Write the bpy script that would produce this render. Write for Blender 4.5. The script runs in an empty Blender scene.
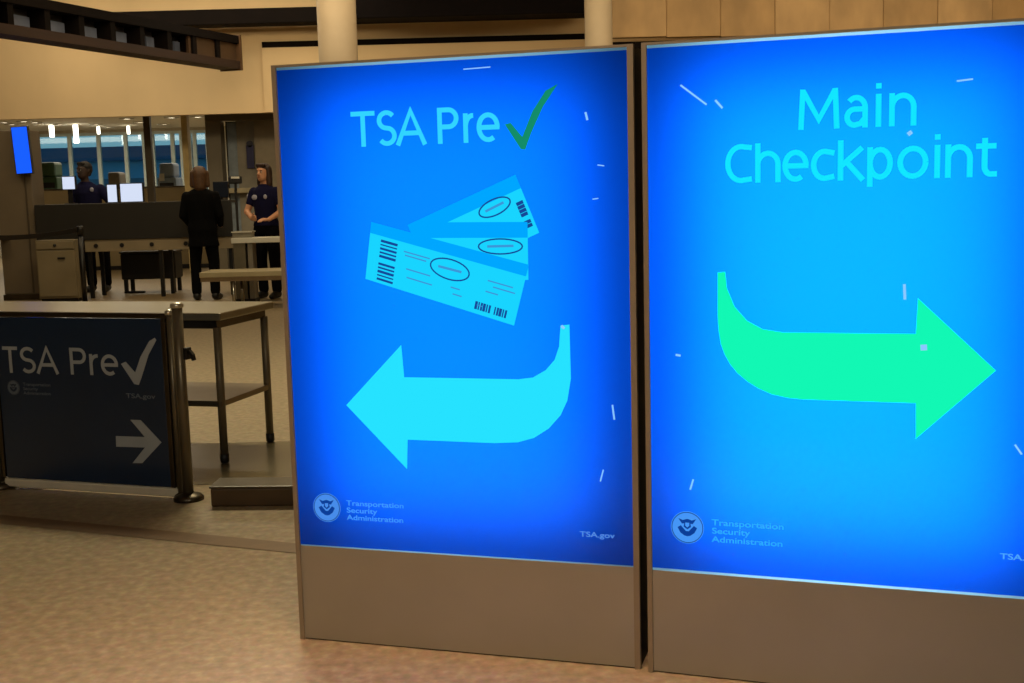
import bpy, bmesh, math, random
from mathutils import Vector, Matrix
random.seed(7)
C = bpy.context.scene.collection
SC = bpy.context.scene

# ------------------------------------------------------------------ camera
F, PITCH, ROLL, EYE = 1177.0, 0.1303, -0.0263, 1.40
_fwd = Vector((0, math.cos(PITCH), -math.sin(PITCH)))
_right = Vector((1, 0, 0))
_down = _fwd.cross(_right)
_c, _s = math.cos(ROLL), math.sin(ROLL)
R_, D_ = _right * _c - _down * _s, _right * _s + _down * _c
O_ = Vector((0, 0, EYE))
cam_data = bpy.data.cameras.new('camera')
cam_data.sensor_width = 36.0
cam_data.lens = F / 1024 * 36.0
cam_data.clip_end = 500
cam = bpy.data.objects.new('camera', cam_data)
C.objects.link(cam)
M = Matrix((R_, -D_, -_fwd)).transposed().to_4x4()
M.translation = O_
cam.matrix_world = M
SC.camera = cam

# ------------------------------------------------------------------ exposure, world
SC.view_settings.view_transform = 'Standard'
SC.view_settings.look = 'None'
SC.view_settings.gamma = 1.0
SC.view_settings.use_curve_mapping = False
SC.view_settings.exposure = 0.0


def lin(c):
    out = []
    for v in c[:3]:
        v = v / 255.0
        out.append(v / 12.92 if v <= 0.04045 else ((v + 0.055) / 1.055) ** 2.4)
    return (*out, 1.0)


w = bpy.data.worlds.new('dusk_sky')
SC.world = w
w.use_nodes = True
nt = w.node_tree
bg = nt.nodes['Background']
tc = nt.nodes.new('ShaderNodeTexCoord')
sx = nt.nodes.new('ShaderNodeSeparateXYZ')
rp = nt.nodes.new('ShaderNodeValToRGB')
rp.color_ramp.elements[0].position = 0.0
rp.color_ramp.elements[0].color = lin((120, 165, 180))
rp.color_ramp.elements[1].position = 0.35
rp.color_ramp.elements[1].color = lin((50, 95, 130))
nt.links.new(tc.outputs['Generated'], sx.inputs[0])
nt.links.new(sx.outputs['Z'], rp.inputs[0])
nt.links.new(rp.outputs[0], bg.inputs[0])
bg.inputs[1].default_value = 1.2


def area(name, loc, target, size, energy, col, sy=None):
    d = bpy.data.lights.new(name, 'AREA')
    d.energy = energy
    d.color = col
    d.shape = 'RECTANGLE'
    d.size = size
    d.size_y = sy or size
    o = bpy.data.objects.new(name, d)
    C.objects.link(o)
    o.location = loc
    o.rotation_euler = (Vector(target) - Vector(loc)).to_track_quat('-Z', 'Y').to_euler()
    return o


WARM = (1.0, 0.80, 0.50)
area('hall_wash_light', (0.0, 14.0, 4.9), (0.0, 19.0, 3.4), 17.0, 470, WARM, 1.2)
area('checkpoint_light', (-5.0, 18.0, 4.9), (-5.0, 18.6, 0), 6.0, 130, (1.0, .86, .60), 2.0)
area('front_fill', (-0.4, -1.4, 4.9), (-0.2, 2.0, 0), 2.2, 122, (1.0, .90, .70), 1.2)  # unseen lamp, added to warm the near floor and sign bases
fl = area('foreground_fill', (-0.3, 2.3, 4.9), (-0.3, 2.35, 0), 1.2, 34, (1.0, .62, .38), .5)  # unseen orange lamp added to brighten the nearest floor
fl.data.spread = math.radians(60)
area('mid_light', (-1.8, 8.3, 4.9), (-1.8, 8.0, 0), 2.0, 215, (1.0, .88, .58), .8)
area('rear_fill', (-8.0, 26.0, 3.05), (-8.0, 26.0, 0), 12.0, 260, (1.0, .90, .70), 3.0)  # unseen panel added to brighten the area under the rear ceiling


# ------------------------------------------------------------------ helpers
def ray(x, y):
    return (R_ * ((x - 512) / F) + D_ * ((y - 341.5) / F) + _fwd)


def at(x, y, Y):
    """world point seen at photo pixel (x, y), at distance Y down the hall"""
    d = ray(x, y)
    return O_ + d * (Y / d.y)


def gnd(x, y, z=0.0):
    d = ray(x, y)
    return O_ + d * ((z - EYE) / d.z)


_mats = {}


def mat(name, rgb, rough=0.5, metal=0.0, var=0.12, scale=8.0, emit=0.0, bump=0.0, stretch=None, spec=0.5, coat=0.0):
    if name in _mats:
        return _mats[name]
    m = bpy.data.materials.new(name)
    m.use_nodes = True
    n = m.node_tree
    b = n.nodes['Principled BSDF']
    b.inputs['Roughness'].default_value = rough
    b.inputs['Metallic'].default_value = metal
    b.inputs['Specular IOR Level'].default_value = spec
    if coat:
        b.inputs['Coat Weight'].default_value = coat
        b.inputs['Coat Roughness'].default_value = 0.08
    col = lin(rgb)
    t = n.nodes.new('ShaderNodeTexCoord')
    mp = n.nodes.new('ShaderNodeMapping')
    if stretch:
        mp.inputs['Scale'].default_value = stretch
    nz = n.nodes.new('ShaderNodeTexNoise')
    nz.inputs['Scale'].default_value = scale
    nz.inputs['Detail'].default_value = 4
    r = n.nodes.new('ShaderNodeValToRGB')
    r.color_ramp.elements[0].position = 0.3
    r.color_ramp.elements[1].position = 0.7
    r.color_ramp.elements[0].color = (*[v * (1 - var) for v in col[:3]], 1)
    r.color_ramp.elements[1].color = (*[min(1, v * (1 + var)) for v in col[:3]], 1)
    n.links.new(t.outputs['Object'], mp.inputs[0])
    n.links.new(mp.outputs[0], nz.inputs['Vector'])
    n.links.new(nz.outputs[0], r.inputs[0])
    n.links.new(r.outputs[0], b.inputs['Base Color'])
    if emit:
        n.links.new(r.outputs[0], b.inputs['Emission Color'])
        b.inputs['Emission Strength'].default_value = emit
    if bump:
        bp = n.nodes.new('ShaderNodeBump')
        bp.inputs['Strength'].default_value = bump
        bp.inputs['Distance'].default_value = 0.01
        n.links.new(nz.outputs[0], bp.inputs['Height'])
        n.links.new(bp.outputs[0], b.inputs['Normal'])
    _mats[name] = m
    return m


def glow(name, rgb, strength=1.0):
    """a backlit print or screen: a plain emitter"""
    if name in _mats:
        return _mats[name]
    m = bpy.data.materials.new(name)
    m.use_nodes = True
    n = m.node_tree
    n.nodes.remove(n.nodes['Principled BSDF'])
    e = n.nodes.new('ShaderNodeEmission')
    e.inputs[0].default_value = lin(rgb)
    e.inputs[1].default_value = strength
    n.links.new(e.outputs[0], n.nodes['Material Output'].inputs[0])
    _mats[name] = m
    return m


def backlit(name, linear, gloss=0.02):
    """printed film on acrylic, lit through from behind by the lamp panel in the cabinet"""
    m = bpy.data.materials.new(name)
    m.use_nodes = True
    n = m.node_tree
    n.nodes.remove(n.nodes['Principled BSDF'])
    t = n.nodes.new('ShaderNodeBsdfTranslucent')
    t.inputs[0].default_value = (*linear, 1)
    g = n.nodes.new('ShaderNodeBsdfGlossy')
    g.inputs['Roughness'].default_value = 0.06
    mx = n.nodes.new('ShaderNodeMixShader')
    mx.inputs[0].default_value = gloss
    n.links.new(t.outputs[0], mx.inputs[1])
    n.links.new(g.outputs[0], mx.inputs[2])
    n.links.new(mx.outputs[0], n.nodes['Material Output'].inputs[0])
    return m


def obj(name, bm, m, parent=None, smooth=False):
    me = bpy.data.meshes.new(name)
    bmesh.ops.recalc_face_normals(bm, faces=bm.faces)
    bm.to_mesh(me)
    bm.free()
    if m:
        for k in (m if isinstance(m, (list, tuple)) else [m]):
            me.materials.append(k)
    if smooth:
        for p in me.polygons:
            p.use_smooth = True
    o = bpy.data.objects.new(name, me)
    C.objects.link(o)
    if parent:
        o.parent = parent
    return o


def thing(name, label, cat, loc=(0, 0, 0), rz=0.0, group=None):
    o = bpy.data.objects.new(name, None)
    C.objects.link(o)
    o.empty_display_size = 0.1
    o.location = loc
    o.rotation_euler = (0, 0, rz)
    return tag(o, label, cat, group)


def tag(o, label, cat, group=None):
    o['label'] = label
    o['category'] = cat
    if group:
        o['group'] = group
    return o


def struct(name, bm, m, parent=None, smooth=False):
    o = obj(name, bm, m, parent, smooth)
    if not parent:
        o['kind'] = 'structure'
    return o


def box(bm, x0, x1, y0, y1, z0, z1, bev=0.0):
    vs = [bm.verts.new((x, y, z)) for x in (x0, x1) for y in (y0, y1) for z in (z0, z1)]
    fs = [bm.faces.new([vs[i] for i in q]) for q in
          ((0, 1, 3, 2), (4, 6, 7, 5), (0, 4, 5, 1), (2, 3, 7, 6), (0, 2, 6, 4), (1, 5, 7, 3))]
    if bev:
        es = list({e for f in fs for e in f.edges})
        bmesh.ops.bevel(bm, geom=es, offset=bev, segments=2, affect='EDGES', profile=0.5)
    return bm


def bx(*a, **k):
    return box(bmesh.new(), *a, **k)


def tube(bm, p, q, r0, r1=None, n=20, caps=True):
    p, q = Vector(p), Vector(q)
    r1 = r0 if r1 is None else r1
    d = (q - p).normalized()
    a = d.orthogonal().normalized()
    b = d.cross(a)
    A = [bm.verts.new(p + (a * math.cos(t) + b * math.sin(t)) * r0) for t in [i * 2 * math.pi / n for i in range(n)]]
    B = [bm.verts.new(q + (a * math.cos(t) + b * math.sin(t)) * r1) for t in [i * 2 * math.pi / n for i in range(n)]]
    for i in range(n):
        bm.faces.new((A[i], A[(i + 1) % n], B[(i + 1) % n], B[i]))
    if caps:
        bm.faces.new(A[::-1])
        bm.faces.new(B)
    return bm


def lathe(bm, prof, x=0, y=0, n=28):
    rings = []
    for r, z in prof:
        if r < 1e-5:
            rings.append([bm.verts.new((x, y, z))])
        else:
            rings.append([bm.verts.new((x + r * math.cos(t), y + r * math.sin(t), z))
                          for t in [i * 2 * math.pi / n for i in range(n)]])
    for A, B in zip(rings, rings[1:]):
        for i in range(n):
            j = (i + 1) % n
            if len(A) == 1 and len(B) > 1:
                bm.faces.new((A[0], B[j], B[i]))
            elif len(B) == 1 and len(A) > 1:
                bm.faces.new((A[i], A[j], B[0]))
            elif len(A) > 1:
                bm.faces.new((A[i], A[j], B[j], B[i]))
    return bm


# flat print work, drawn in a sign's own (u, z) plane; y = depth in front of the face
def prism(bm, pts, y0, y1):
    A = [bm.verts.new((u, y0, z)) for u, z in pts]
    B = [bm.verts.new((u, y1, z)) for u, z in pts]
    bm.faces.new(A)
    bm.faces.new(B[::-1])
    n = len(pts)
    for i in range(n):
        bm.faces.new((A[i], A[(i + 1) % n], B[(i + 1) % n], B[i]))
    return bm


def ribbon(bm, pts, wd, y0, y1, closed=False):
    P = [Vector(p) for p in pts]
    P = [p for i, p in enumerate(P) if i == 0 or (p - P[i - 1]).length > 1e-4]
    if closed and (P[0] - P[-1]).length < 1e-4:
        P.pop()
    n = len(P)
    L, Rr = [], []
    for i in range(n):
        if closed:
            a, b = P[i] - P[i - 1], P[(i + 1) % n] - P[i]
        else:
            a = P[i] - P[i - 1] if i else P[1] - P[0]
            b = P[i + 1] - P[i] if i < n - 1 else P[-1] - P[-2]
        a, b = a.normalized(), b.normalized()
        na, nb = Vector((-a.y, a.x)), Vector((-b.y, b.x))
        m = (na + nb)
        m = m.normalized() if m.length > 1e-6 else na
        k = min(1.8, 1 / max(0.3, m.dot(na)))
        L.append(P[i] + m * wd / 2 * k)
        Rr.append(P[i] - m * wd / 2 * k)
    cnt = n if closed else n - 1
    for i in range(cnt):
        j = (i + 1) % n
        prism(bm, [L[i], L[j], Rr[j], Rr[i]], y0, y1)
    return bm


def arc(cx, cy, rx, ry, a0, a1, n=14):
    return [(cx + rx * math.cos(math.radians(a0 + (a1 - a0) * i / n)),
             cy + ry * math.sin(math.radians(a0 + (a1 - a0) * i / n))) for i in range(n + 1)]


def glyph(bm, ch, u0, u1, zb, cap, xh, wd, y0, y1):
    """one letter from strokes: box u0..u1, baseline zb, cap height and x height"""
    h = wd / 2
    W_, X = u1 - u0 - wd, xh - wd
    Hc = cap - wd
    S = []
    if ch == 'T':
        S = [[(-h, Hc), (W_ + h, Hc)], [(W_ / 2, Hc), (W_ / 2, -h)]]
    elif ch == 'S':
        q = Hc / 4
        S = [arc(W_ * .5, 3 * q, W_ * .5, q, 35, 180, 12)[:-1] + arc(W_ * .5, 3 * q, W_ * .5, q, 180, 250, 6)
             + arc(W_ * .5, q, W_ * .5, q, 70, 0, 6) + arc(W_ * .5, q, W_ * .5, q, 0, -145, 12)[1:]]
    elif ch == 'A':
        S = [[(-h, -h), (W_ / 2, Hc + h * .4), (W_ + h, -h)], [(W_ * .17, Hc * .31), (W_ * .83, Hc * .31)]]
    elif ch == 'P':
        r = Hc * .27
        S = [[(0, -h), (0, Hc)], [(-h, Hc), (W_ - r, Hc)] + arc(W_ - r, Hc - r, r, r, 90, -90) + [(0, Hc - 2 * r)]]
    elif ch == 'C':
        S = [[(W_ + h, Hc * .96)] + arc(W_ * .62, Hc / 2, W_ * .62, Hc / 2, 75, 285, 22) + [(W_ + h, Hc * .04)]]
    elif ch == 'M':
        S = [[(0, -h), (W_ * .05, Hc + h)], [(W_, -h), (W_ * .95, Hc + h)], [(W_ * .06, Hc + h * .3), (W_ * .5, Hc * .2), (W_ * .94, Hc + h * .3)]]
    elif ch == 'r':
        S = [[(0, -h), (0, xh - h)], arc(W_ * 1.05, X * .55, W_ * 1.05, X * .45, 180, 85, 8)]
    elif ch == 'e':
        S = [[(0, X * .50), (W_ + h * .9, X * .50)], arc(W_ / 2, X * .52, W_ / 2, X * .48, -4, 180, 14)
             + arc(W_ / 2, X * .5, W_ / 2, X * .5, 180, 305, 12)]
    elif ch == 'a':
        S = [arc(W_ * .5, X * .62, W_ * .5, X * .38, 140, 0, 12) + [(W_, -h)],
             [(W_, X * .58)] + arc(W_ * .42, X * .29, W_ * .42, X * .29, 90, 270, 12) + [(W_ * .75, X * .05), (W_, X * .25)]]
    elif ch == 'i':
        S = [[(W_ / 2, -h), (W_ / 2, xh - h)]]
        ribbon(bm, [(u0 + h + W_ / 2, zb + cap * 1.0 - h), (u0 + h + W_ / 2, zb + cap * 1.0 + h)], wd, y0, y1)
    elif ch in 'nh':
        top = xh if ch == 'n' else cap
        S = [[(0, -h), (0, top - h)], arc(W_ / 2, X * .58, W_ / 2, X * .42, 180, 0, 14) + [(W_, -h)]]
    elif ch == 'c':
        S = [[(W_ + h, X * .93)] + arc(W_ * .6, X / 2, W_ * .6, X / 2, 80, 280, 18) + [(W_ + h, X * .07)]]
    elif ch == 'k':
        S = [[(0, -h), (0, Hc + h)], [(W_ + h * .6, X + h), (0, X * .42)], [(W_ * .28, X * .6), (W_ + h, -h)]]
    elif ch == 'p':
        S = [[(0, -cap * .24), (0, xh - h)], arc(W_ / 2, X / 2, W_ / 2, X / 2, 180, -180, 24)]
    elif ch == 'o':
        S = [arc(W_ / 2, X / 2, W_ / 2, X / 2, 0, 360, 28)]
    elif ch == 't':
        S = [[(W_ * .38, Hc * 1.0), (W_ * .38, X * .28)] + arc(W_ * .78, X * .28, W_ * .4, X * .28, 180, 270, 8) + [(W_ + h, 0)],
             [(-h, X), (W_ + h * .6, X)]]
    for k, st in enumerate(S):
        ribbon(bm, [(u0 + h + a, zb + h + b) for a, b in st], wd, y0 - k * 2e-4, y1)
    return bm


def word(parent, m, letters, zb, cap, xh, wd, y0=-0.002, y1=0.0):
    bm = bmesh.new()
    for ch, a, b in letters:
        glyph(bm, ch, a, b, zb, cap, xh, wd, y0, y1)
    return obj('lettering', bm, m, parent)


def small_text(parent, m, body, u, z, height, width=None, y=-0.0015, gap=1.0):
    """fine print from the built-in typeface, turned into a mesh"""
    cu = bpy.data.curves.new('fine_print', 'FONT')
    cu.body = body
    cu.size = 1.0
    cu.extrude = 0.0
    cu.offset = 0.018
    cu.space_line = gap
    t = bpy.data.objects.new('fine_print', cu)
    C.objects.link(t)
    dg = bpy.context.evaluated_depsgraph_get()
    me = bpy.data.meshes.new_from_object(t.evaluated_get(dg))
    bpy.data.objects.remove(t)
    xs = [v.co.x for v in me.vertices]
    ys = [v.co.y for v in me.vertices]
    sy = height / (max(ys) - min(ys))
    sxx = (width / (max(xs) - min(xs))) if width else sy
    x0, y0 = min(xs), max(ys)
    for v in me.vertices:
        v.co = Vector((u + (v.co.x - x0) * sxx, y, z + (v.co.y - y0) * sy))
    me.materials.clear()
    me.materials.append(m)
    o = bpy.data.objects.new('fine_print', me)
    C.objects.link(o)
    o.parent = parent
    return o


def seal(parent, m_disc, m_bird, cx, cz, r, y=-0.0015):
    bm = bmesh.new()
    prism(bm, arc(cx, cz, r, r, 0, 352, 44), y, y + .001)
    disc = obj('seal', bm, m_disc, parent)
    bm = bmesh.new()
    y2 = y - .0006
    k = r / 14.0

    def q(pts):
        return [(cx + a * k, cz + b * k) for a, b in pts]
    prism(bm, q([(-8.2, -.2), (-5.5, 1.6), (-1.2, -3.2), (1.2, -3.2), (5.5, 1.6), (8.2, -.2), (6, -4.5), (2.5, -7), (0, -7.6), (-2.5, -7), (-6, -4.5)]), y2, y)
    prism(bm, q([(-7.5, 7.6), (-3.8, 6.2), (-1.6, 7.0), (0, 7.4), (1.6, 7.0), (3.8, 6.2), (7.5, 7.6), (4.6, 3.2), (2.6, 3.4), (3.1, 0.6), (0, -1.6), (-3.1, 0.6), (-2.6, 3.4), (-4.6, 3.2)]), y2, y)
    bird = obj('eagle_emblem', bm, m_bird, disc)
    bm = bmesh.new()
    prism(bm, q([(-1.7, 4.2), (1.7, 4.2), (1.7, 1.6), (0, 0), (-1.7, 1.6)]), y2 - .0005, y2)
    obj('shield', bm, m_disc, bird)
    bm = bmesh.new()
    ribbon(bm, arc(cx, cz, r * .93, r * .93, 0, 352, 44), r * .05, y2, y, closed=True)
    obj('seal_ring', bm, m_bird, disc)
    return disc


# ------------------------------------------------------------------ the hall
def floor_material():
    m = bpy.data.materials.new('terrazzo_floor')
    m.use_nodes = True
    n = m.node_tree
    b = n.nodes['Principled BSDF']
    t = n.nodes.new('ShaderNodeTexCoord')
    n1 = n.nodes.new('ShaderNodeTexNoise')
    n1.inputs['Scale'].default_value = 26
    n1.inputs['Detail'].default_value = 5
    n2 = n.nodes.new('ShaderNodeTexVoronoi')
    n2.inputs['Scale'].default_value = 60
    r = n.nodes.new('ShaderNodeValToRGB')
    e = r.color_ramp.elements
    e[0].position, e[0].color = .30, lin((138, 122, 93))
    e[1].position, e[1].color = .72, lin((176, 159, 126))
    k = e.new(.52)
    k.color = lin((158, 139, 110))
    mx = n.nodes.new('ShaderNodeMixRGB')
    mx.blend_type = 'MULTIPLY'
    mx.inputs[0].default_value = .14
    n.links.new(t.outputs['Object'], n1.inputs['Vector'])
    n.links.new(t.outputs['Object'], n2.inputs['Vector'])
    n.links.new(n1.outputs[0], r.inputs[0])
    n.links.new(r.outputs[0], mx.inputs[1])
    n.links.new(n2.outputs['Color'], mx.inputs[2])
    n.links.new(mx.outputs[0], b.inputs['Base Color'])
    b.inputs['Roughness'].default_value = .38
    b.inputs['Specular IOR Level'].default_value = .4
    return m


M_floor = floor_material()
M_cream = mat('cream_plaster', (214, 186, 142), .8, var=.10, scale=.7, stretch=(1, 1, .5))
M_cream2 = mat('cream_plaster_rib', (206, 166, 112), .8, var=.18, scale=.9, stretch=(1, 1, .3))
M_grey = mat('grey_panel', (120, 112, 98), .55, var=.08, scale=3)
M_dark = mat('dark_bronze', (14, 8, 6), .8, var=.2, scale=4, spec=.1)
M_black = mat('black_paint', (10, 9, 9), .5, var=.2)
M_steel = mat('brushed_steel', (176, 172, 160), .28, 1.0, var=.08, scale=6, stretch=(1, 1, 30))
M_steel_dark = mat('dull_steel', (92, 84, 72), .4, 1.0, var=.15, scale=6)
M_bronze = mat('satin_bronze_metal', (150, 138, 120), .36, 1.0, var=.06, scale=5, stretch=(30, 1, 1))
M_white = mat('white_enamel', (205, 202, 190), .5, var=.05)

struct('floor', bx(-16, 9, -6, 32, -.12, 0), M_floor)
struct('ceiling', bx(-16, 9, -6, 20.15, 5.0, 5.15), mat('ceiling_plaster', (190, 170, 135), .85, var=.05))
struct('ceiling_rear', bx(-16, 9, 20.15, 32, 3.1, 3.25), mat('rear_ceiling_plaster', (214, 208, 190), .85, var=.05))
struct('wall_left', bx(-16.2, -16, -6, 32, 0, 5.15), M_grey)
struct('wall_right', bx(9, 9.2, -6, 32, 0, 5.15), M_cream)
struct('wall_front', bx(-16, 9, -6.2, -6, 0, 5.15), M_cream)

# cream bulkhead over the checkpoint, with a stepped reveal on the right
zb = at(100, 117, 20).z
xr = at(262, 40, 20).x
bm = bx(-16, 9, 20, 20.15, zb, 5.0)
struct('wall_back', bm, M_cream)
z1 = at(425, 41, 20).z
struct('gap_shade_strip', bx(xr, 9, 19.965, 20.0, z1 - .05, z1 + .05), M_dark)  # dark strip painted for the shade inside a recessed gap
struct('trim_2', bx(xr, 9, 19.93, 20.0, zb, z1 - .05), M_cream)

# window wall at the far end
YW = 30.0


def wx(px, Y=YW):
    return at(px, 160, Y).x


zs, zh = 0.9, at(85, 133, YW).z
M_frame = mat('pale_window_frame', (200, 214, 210), .5, var=.05)
bm = bmesh.new()
box(bm, -16, 9, YW, YW + .2, 0, zs)
box(bm, -16, 9, YW, YW + .2, zh, 3.1)
for a, b in ((None, -6), (145.5, 152), (183, 189), (209, None)):
    box(bm, -16 if a is None else wx(a), 9 if b is None else wx(b), YW, YW + .2, zs, zh)
struct('wall_far', bm, mat('far_wall_paint', (176, 168, 146), .8, var=.06))


def glass_material():
    m = bpy.data.materials.new('window_glass')
    m.use_nodes = True
    n = m.node_tree
    n.nodes.remove(n.nodes['Principled BSDF'])
    t = n.nodes.new('ShaderNodeBsdfTransparent')
    t.inputs[0].default_value = (.82, .92, .93, 1)
    g = n.nodes.new('ShaderNodeBsdfGlossy')
    g.inputs['Roughness'].default_value = .03
    mx = n.nodes.new('ShaderNodeMixShader')
    mx.inputs[0].default_value = .10
    n.links.new(t.outputs[0], mx.inputs[1])
    n.links.new(g.outputs[0], mx.inputs[2])
    n.links.new(mx.outputs[0], n.nodes['Material Output'].inputs[0])
    return m


M_glass = glass_material()
for k, (a, b, mul) in enumerate(((-6, 145.5, (38, 70, 99, 126)), (152, 183, (173,)), (189, 209, (195,)))):
    bm = bmesh.new()
    x0, x1 = wx(a), wx(b)
    box(bm, x0, x1, YW + .02, YW + .12, zs, zs + .07)
    box(bm, x0, x1, YW + .02, YW + .12, zh - .07, zh)
    box(bm, x0, x0 + .07, YW + .02, YW + .12, zs + .07, zh - .07)
    box(bm, x1 - .07, x1, YW + .02, YW + .12, zs + .07, zh - .07)
    for q in mul:
        box(bm, wx(q) - .045, wx(q) + .045, YW + .02, YW + .12, zs + .07, zh - .07)
    wo = struct('window_%d' % (k + 1), bm, M_frame)
    obj('pane', bx(x0 + .05, x1 - .05, YW + .06, YW + .07, zs + .05, zh - .05), M_glass, wo)

# the world outside the windows
struct('ground', bx(-90, 60, 32, 160, -.3, -.1), mat('apron_concrete', (92, 110, 112), .8, var=.1, scale=.2))
hz = thing('terminal_building', 'long low dark blue building far outside the windows', 'building', (-30, 95, -.1))
obj('wall', bx(-45, 45, 0, 12, 0, 4.4), mat('far_building_blue', (140, 205, 228), .7, var=.2, scale=.15), hz)
obj('roof', bx(-46, 46, -.8, 12.8, 4.4, 5.5), mat('far_building_roof', (70, 120, 150), .7, var=.1, scale=.2), hz)
obj('window_band', bx(-44, 44, -.06, 0, 2.0, 3.0), mat('far_building_glazing', (95, 135, 150), .3, var=.3, scale=.4), hz)

# ------------------------------------------------------------------ overhead
# dark lattice beam at upper left, running down the hall to the bulkhead
A0, B0 = at(-30, 28.5, 13.7), at(241, 69, 19.2)
A1, B1 = at(-30, -16, 13.7), at(241, 36, 19.2)
zt0, zt1 = (A0.z + B0.z) / 2, (A1.z + B1.z) / 2
t = thing('lattice_beam', 'dark brown lattice beam with pale bluish gaps under the upper left ceiling', 'beam', (0, 0, 0))
da = Vector((B0.x - A0.x, B0.y - A0.y, 0))
ln = da.length
t.location = (A0.x, A0.y, A0.z)
t.rotation_euler = (0, 0, math.atan2(da.y, da.x))
t2 = t
sl0, sl1 = (B0.z - A0.z), (B1.z - A0.z)
hA = A1.z - A0.z


def chord(z0, z1, th, y0, y1):
    bm = bmesh.new()
    vs = []
    for x, zz in ((0, z0), (ln, z1)):
        for y in (y0, y1):
            for dz in (0, th):
                vs.append(bm.verts.new((x, y, zz + dz)))
    for q in ((0, 1, 3, 2), (4, 6, 7, 5), (0, 4, 5, 1), (2, 3, 7, 6), (0, 2, 6, 4), (1, 5, 7, 3)):
        bm.faces.new([vs[i] for i in q])
    return bm


obj('bottom_chord', chord(0, sl0, .12, 0, .35), mat('rust_brown_wood', (44, 24, 12), .7, var=.25, scale=3, stretch=(.3, 3, 3)), t)
obj('top_chord', chord(hA - .12, sl1 - .12, .12, 0, .35), M_dark, t)
M_gap = mat('pale_blue_panel', (120, 128, 150), .35, var=.35, scale=2.2)
for k in range(9):
    f0 = k / 9
    x = f0 * ln
    wdt = .10
    zz0 = sl0 * f0 + .12
    zz1 = hA - .12 + (sl1 - hA) * f0
    obj('web_post', bx(x, x + wdt, .02, .33, zz0 - .02, zz1 + .02), M_dark, t)
bm = chord(.12, sl0 + .12, .1, .28, .33)
for v in bm.verts:
    if v.co.z > (.17 + sl0 * (v.co.x / ln)):
        v.co.z = hA - .12 + (sl1 - hA) * (v.co.x / ln)
obj('rear_panel', bm, mat('smoked_panel', (52, 48, 50), .4, var=.4, scale=1.2), t)
for k, f0 in enumerate((.10, .215, .33, .43, .56, .67, .78)):
    x = f0 * ln
    wdt = (.5, .6, .75, .6, .5, .4, .3)[k]
    zz0 = sl0 * f0 + .17
    zz1 = hA - .2 + (sl1 - hA) * f0
    obj('light_panel', bx(x - wdt / 2, x + wdt / 2, .25, .28, zz0, zz1), M_gap, t)
obj('end_plate', bx(ln - .02, ln + .03, -.02, .37, sl0 - .02, sl1 + .02), mat('brown_end_plate', (84, 58, 34), .5, var=.2), t)
obj('front_end_panel', bx(ln - 1.35, ln - .02, .06, .1, sl0 + .1, sl1 - .1), mat('brown_panel', (70, 50, 32), .5, var=.25, scale=3), t)

# dark beam crossing under the ceiling in front of the bulkhead
za = at(200, 25, 19.3).z
tag(obj('ceiling_beam', bx(at(105, 10, 19.3).x, at(590, 10, 19.3).x, 19.3, 19.7, za, za + .24, bev=.015), M_dark),
    'thin near black beam crossing the cream bulkhead at the top of the picture', 'beam')
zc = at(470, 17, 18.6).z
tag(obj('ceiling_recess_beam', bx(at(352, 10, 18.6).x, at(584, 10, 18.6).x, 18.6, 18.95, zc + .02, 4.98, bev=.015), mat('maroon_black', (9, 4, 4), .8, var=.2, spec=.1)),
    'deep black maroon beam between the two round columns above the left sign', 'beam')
# ribbed tan bulkhead at right
Yr = 17.8
t = thing('timber_valance', 'tan ribbed valance with knots running above the right sign', 'valance', (0, Yr, 0))
zr0, zr1 = at(820, 33, Yr).z, at(820, -12, Yr).z
xa, xb = at(612, 20, Yr).x, at(1100, 20, Yr).x
npl = 9
for k in range(npl):
    a = xa + (xb - xa) * k / npl
    b = xa + (xb - xa) * (k + 1) / npl
    tint = random.uniform(-18, 16)
    obj('board', bx(a + .001, b - .001, random.uniform(-.03, .0), .12, zr0 + random.uniform(-.02, .02), zr1, bev=.012),
        mat('tan_board_%d' % k, (188 + tint, 156 + tint, 112 + tint), .7, var=.22, scale=2.2, stretch=(1, 1, .5)), t)
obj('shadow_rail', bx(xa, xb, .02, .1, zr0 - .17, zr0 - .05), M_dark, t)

# round columns rising behind the left sign
for px, wpx, Y, lab in ((337, 38, 15.4, 'thick pale round column rising behind the left half of the left sign'),
                        (598.5, 27, 16.4, 'slimmer pale round column rising behind the right end of the left sign')):
    p = at(px, 25, Y)
    t = thing('round_column', lab, 'column', (p.x, Y, 0), 0, 'round columns behind the signs')
    r = wpx / 2 * Y / F
    obj('shaft', tube(bmesh.new(), (0, 0, .12), (0, 0, 5.0), r, n=36), mat('column_plaster', (166, 150, 126), .6, var=.12, scale=1.5), t, True)
    obj('base_ring', lathe(bmesh.new(), [(0, 0), (r + .03, 0), (r + .03, .10), (r + .005, .12), (0, .12)]), M_steel_dark, t, True)

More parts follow.
